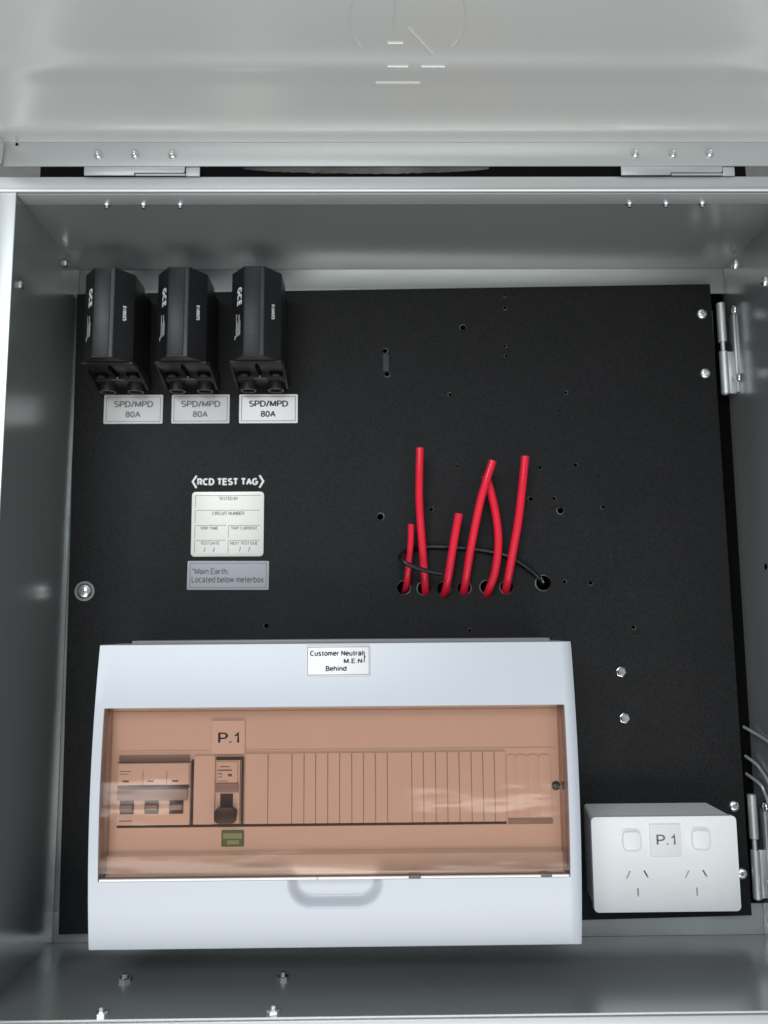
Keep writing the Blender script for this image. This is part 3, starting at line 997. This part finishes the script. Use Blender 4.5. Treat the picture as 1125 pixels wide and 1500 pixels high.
bv.angle_limit = math.radians(55)
bv.harden_normals = False
box('base_tray', DX0 + 12, DX1 - 7, -42.5, PY + .05, DZ0 + 4, DZ1 + 2.8, DARKP, db, 1.0)
box('base_lip', DX0 + 12.5, DX1 - 7.5, -58, -43, DZ1 - 1, DZ1 + 2.2, GREYP, db, .4)

# inner plate behind the window
IY = -92.6
ip = box('inner_plate', WX0 - 1, WX1 + 1, IY, IY + 2, WZ0 - 1, WZ1 + 1, INNER, db)
PX = lambda px: -127.6 + (px - 358) * .5178
seam = [392.6, 427.4, 445, 462, 479.5, 496.9, 514.5, 531.6, 549, 566.4, 602, 619, 636.8, 653.9, 671.3, 689, 706, 722.9, 739.6]
edge = [359] + seam
for a, b in zip(edge, edge[1:]):
    box('blank', PX(a) + .22, PX(b) - .22, IY - 1.9, IY - .03, -180.2, -129.0, INNER, ip, .25, 1)
box('blank', PX(285), PX(315.5), IY - 1.9, IY - .03, -180.2, -130.2, INNER, ip, .25, 1)
for a, b in zip([741.5, 755, 772.8, 788.8], [755, 772.8, 788.8, 806.2]):
    plate('rounded_blank', rrect(PX(a) + .25, PX(b) - .25, -177.6, -132.0, 2.0, 4), [], IY - 1.1, 1.05, INNER, ip, .25)
box('blank_shade', PX(741.5), PX(806.8), IY - .5, IY - .04, -182.6, -178.4, surface('slot_shadow_plastic', (.30, .28, .27), .6), ip)  # darker strip painted as shade under the rounded blanks
box('blank_shade', -222.5, PX(739.5), IY - .45, IY - .04, -182.4, -180.5, DARKP, ip)  # dark strip painted as the shadow gap below the blanks
box('upper_step', -222, 108, IY - .8, IY - .03, -127.4, -126.6, INNER, ip)
prism('lower_shelf', [(IY, -216), (IY, -199.5), (IY - 5.0, -201.8), (IY - 6.5, -216)], 'x', WX0 + 2, WX1 - 2, INNER, ip, .4)
lathe('screw_hole', [(0, 0), (3.4, 0), (3.4, .3), (0, .3)], (108.0, IY + .05, -154.8), (0, -1, 0), VOID, ip, 22)

# smoked window: curved face with flanges folded back at both ends and along the top
bm = bmesh.new()
gz = steps(WZ0 + 2.1, WZ1 - .8, 28)
A = [bm.verts.new((WX0 + .9, bulge(z) - .5, z)) for z in gz]
B = [bm.verts.new((WX1 - .9, bulge(z) - .5, z)) for z in gz]
A2 = [bm.verts.new((WX0 + 1.2, IY - 2.6, z)) for z in gz]
B2 = [bm.verts.new((WX1 - 1.2, IY - 2.6, z)) for z in gz]
for i in range(len(gz) - 1):
    bm.faces.new((A[i], B[i], B[i + 1], A[i + 1]))
    bm.faces.new((A2[i], A[i], A[i + 1], A2[i + 1]))
    bm.faces.new((B[i], B2[i], B2[i + 1], B[i + 1]))
bm.faces.new((A[-1], B[-1], bm.verts.new((WX1 - 1.5, bulge(WZ1) + 6, WZ1 - 1.4)), bm.verts.new((WX0 + 1.5, bulge(WZ1) + 6, WZ1 - 1.4))))
win = link('window', bm, TINT, db, 40)
so = win.modifiers.new('thickness', 'SOLIDIFY')
so.thickness = .0020
so.offset = -1
for a, b in ((WX0 + 1.2, -72), (-70.5, -5), (4, 91.5), (99.5, WX1 - 1.2)):
    link('edge_highlight', tube_bm([(a, bulge(WZ0) - .35, WZ0 + 1.25), (b, bulge(WZ0) - .35, WZ0 + 1.25)], .95, 10, True, None, False), EDGE_GLINT, win, 60)  # pale bars painted as the highlight on the bottom edge
box('window_catch', -4.5, 3.5, -107.0, -100, WZ0 + .15, WZ0 + 2.0, GREYP, win, .2)
box('window_catch', 92, 99, -107.0, -100, WZ0 + .15, WZ0 + 2.0, GREYP, win, .2)

# three-pole main switch in the board
t = thing('main_switch', 'three-pole main switch behind the tinted window', 'main switch', (-194, IY, -182))
box('body', -221.6, -167.6, IY - 4.6, IY - .1, -179.8, -133.8, INNER, t, .5)
box('head_shade', -222.2, -169, IY - 1.0, IY - .08, -133.6, -129.6, GREYP, t, .2)  # grey strip painted as the shade in the switch recess
box('side_gap', -167.3, -165.6, IY - .9, IY - .08, -181, -133, DARKP, t)
box('top_gap', -222, -165.6, IY - 4.75, IY - 4.4, -134.6, -133.7, DARKP, t)
box('terminal_face', -221, -168.2, IY - 6.6, IY - 4.5, -150.4, -134.9, INNER, t, .5)
box('link_gap', -221.4, -168, IY - 5.4, IY - 4.5, -153.0, -150.6, DARKP, t)
box('link_bar', -221, -168.6, IY - 9.0, IY - 4.5, -161.2, -153.2, GREYP, t, 1.0)
for k in range(3):
    x = -219.4 + 18.4 * k
    s = box('toggle_slot', x, x + 10.4, IY - 4.9, IY - 4.5, -171.6, -161.4, DARKP, t)
    box('toggle', x + .4, x + 10, IY - 8.6, IY - 4.8, -168.2, -164.4, GREYP, s, .7)
    box('terminal_mark', x + 2.0, x + 6.6, IY - 6.75, IY - 6.5, -148.2, -147.0, DARKP, t)
box('pole_seam', -202.6, -202.1, IY - 6.72, IY - 6.5, -150.4, -140, GREYP, t)
box('pole_seam', -184.9, -184.4, IY - 6.72, IY - 6.5, -150.4, -140, GREYP, t)
strokes([(-219.6, -211.5, -140.6, -140.1), (-219.6, -213, -142.6, -142.2), (-219.4, -209.6, -176.4, -175.6)], IY - 6.72, INK_GREY, t, 'printed_lines')

# single-pole breaker
t = thing('circuit_breaker', 'single circuit breaker under the tag behind the tinted window', 'circuit breaker', (-138, IY, -181))
box('body', -148.2, -130.6, IY - 3.2, IY - .1, -179.6, -133.4, INNER, t, .5)
box('top_gap', -148.8, -128.2, IY - 2.2, IY - .08, -133.2, -131.2, DARKP, t)
box('side_gap', -129.6, -128.2, IY - 2.2, IY - .08, -180, -133.3, DARKP, t)
box('rating_face', -147.8, -132.2, IY - 5.0, IY - 3.1, -149.6, -134.4, INNER, t, .4)
box('indicator_band', -148.4, -131.6, IY - 5.6, IY - 3.1, -156.2, -149.9, GREYP, t, .4)
s = box('toggle_slot', -145.0, -135.6, IY - 3.6, IY - 3.1, -167.6, -157.8, DARKP, t)
prism('toggle', [(-145.2, -166.6), (-135.4, -166.6), (-131.9, -169.2), (-132.6, -176.6), (-134.6, -178.2), (-146, -178.2), (-148.6, -176), (-148.6, -169.4)], 'y', IY - 9.6, IY - 3.3, DARKP, s, .8)
strokes([(-145.6, -138, -138.2, -137.5), (-147, -136.4, -140.9, -139.9), (-147, -143.8, -143.4, -142.6), (-146.8, -143.6, -145.6, -145), (-139.4, -136.2, -145, -143),
         (-147, -139, -148.6, -148.1)], IY - 5.06, INK_GREY, t, 'printed_lines')
t = label_plate('circuit_tag', -152.4, -127.6, -128.8, -104.6, LAB_WHITE, IY, 2.4, label='square tag reading P.1 behind the tinted window')
lettering([('P.1', -147.6, -131.6, -120.6, -112.4, .12)], IY - 2.48, INK, t)
t = label_plate('green_sticker', -144.2, -127.4, -196.6, -184.8, GREEN, IY, .3, label='small green sticker under the circuit breaker', cat='sticker')
strokes([(-143, -129, -191.0, -187.0), (-140, -131, -195, -192)], IY - .36, GREEN_PALE, t, 'printed_patch')

# label stuck on the board's cover
t = label_plate('neutral_label', -80.5, -32.2, -71.3, -48.6, LAB_WHITE, bulge(-71.3) - .35, .9, label='white label about the customer neutral on the board cover')
y = bulge(-71.3) - 1.31
strokes(frame_lines(-79.9, -32.8, -70.6, -49.2, .4), y, INK, t, 'printed_border')
lettering([('Customer Neutral', -77.8, -37.6, -56.2, -52.0, .16), ('M.E.N', -52.2, -38.2, -61.8, -58.2, .16), ('Behind', -65.8, -50, -67.6, -63.6, .16), ('}', -37.3, -35.6, -61.4, -52.6, 0)], y, INK, t)
rotate_thing(t, 'x', -10.2)

# ------------------------------------------------------------------ power outlet
t = thing('power_outlet', 'white double power outlet with two switches on its mounting block', 'power outlet', (202, PY, -260))
GY = -50.0
slots = []


def slot(cx, cz, ang, ln_=7.0, w=1.75):
    c, s_ = math.cos(ang), math.sin(ang)
    return [(cx + a * c - b * s_, cz + a * s_ + b * c) for a, b in ((-ln_ / 2, -w / 2), (ln_ / 2, -w / 2), (ln_ / 2, w / 2), (-ln_ / 2, w / 2))]


for cx in (179.6, 226.7):
    slots += [slot(cx - 7.2, -232.1, math.radians(62)), slot(cx + 7.0, -231.7, math.radians(118)), slot(cx, -245.6, math.radians(90))]
fp = plate('face_plate', rrect(144.4, 260.9, -260.2, -187.8, 3.4, 6), slots, GY, 5.5, OUTLET, t, .3)
box('socket_dark', 160, 246, GY + 5.0, GY + 5.58, -252, -226, DARKP, t)
bm = bmesh.new()
loops = []
for yy, q in ((GY + 5.6, (144.9, 260.4, -259.7, -188.2, 3.3)), (GY + 9, (145.2, 260.0, -259.4, -187.9, 3.3)), (PY - .05, (148.0, 254.6, -257.0, -185.2, 3.0))):
    loops.append([bm.verts.new((a, yy, b)) for a, b in rrect(*q, 6)])
for a, b in zip(loops, loops[1:]):
    for k in range(len(a)):
        bm.faces.new((a[k], a[(k + 1) % len(a)], b[(k + 1) % len(a)], b[k]))
bm.faces.new(loops[-1])
link('mounting_block', bm, OUTLET, t, 40)
for cx, cz in ((175.4, -205.2), (230.9, -204.7)):
    s = plate('switch_surround', rrect(cx - 8.6, cx + 8.6, cz - 9.2, cz + 8.4, 4.6, 5), [], GY - .5, .5, OUTLET, t, .2)
    prism('rocker', rrect(cx - 7.2, cx + 7.2, cz - 7.6, cz + 6.9, 3.8, 5), 'y', GY - 3.6, GY - .45, OUTLET, s, .9, 3)
lathe('side_screw', [(0, 0), (4, 0), (3.6, 1.6), (1.8, 2.6), (0, 2.9)], (257.5, -30, -243), (1, 0, 0), OUTLET, t, 18)
t = label_plate('circuit_tag', 190.6, 215.2, -217.8, -193.4, LAB_WHITE, GY - .02, 1.2, label='square tag reading P.1 between the power outlet switches')
lettering([('P.1', 195.6, 211.0, -208.8, -200.4, .12)], GY - 1.28, INK_GREY, t)
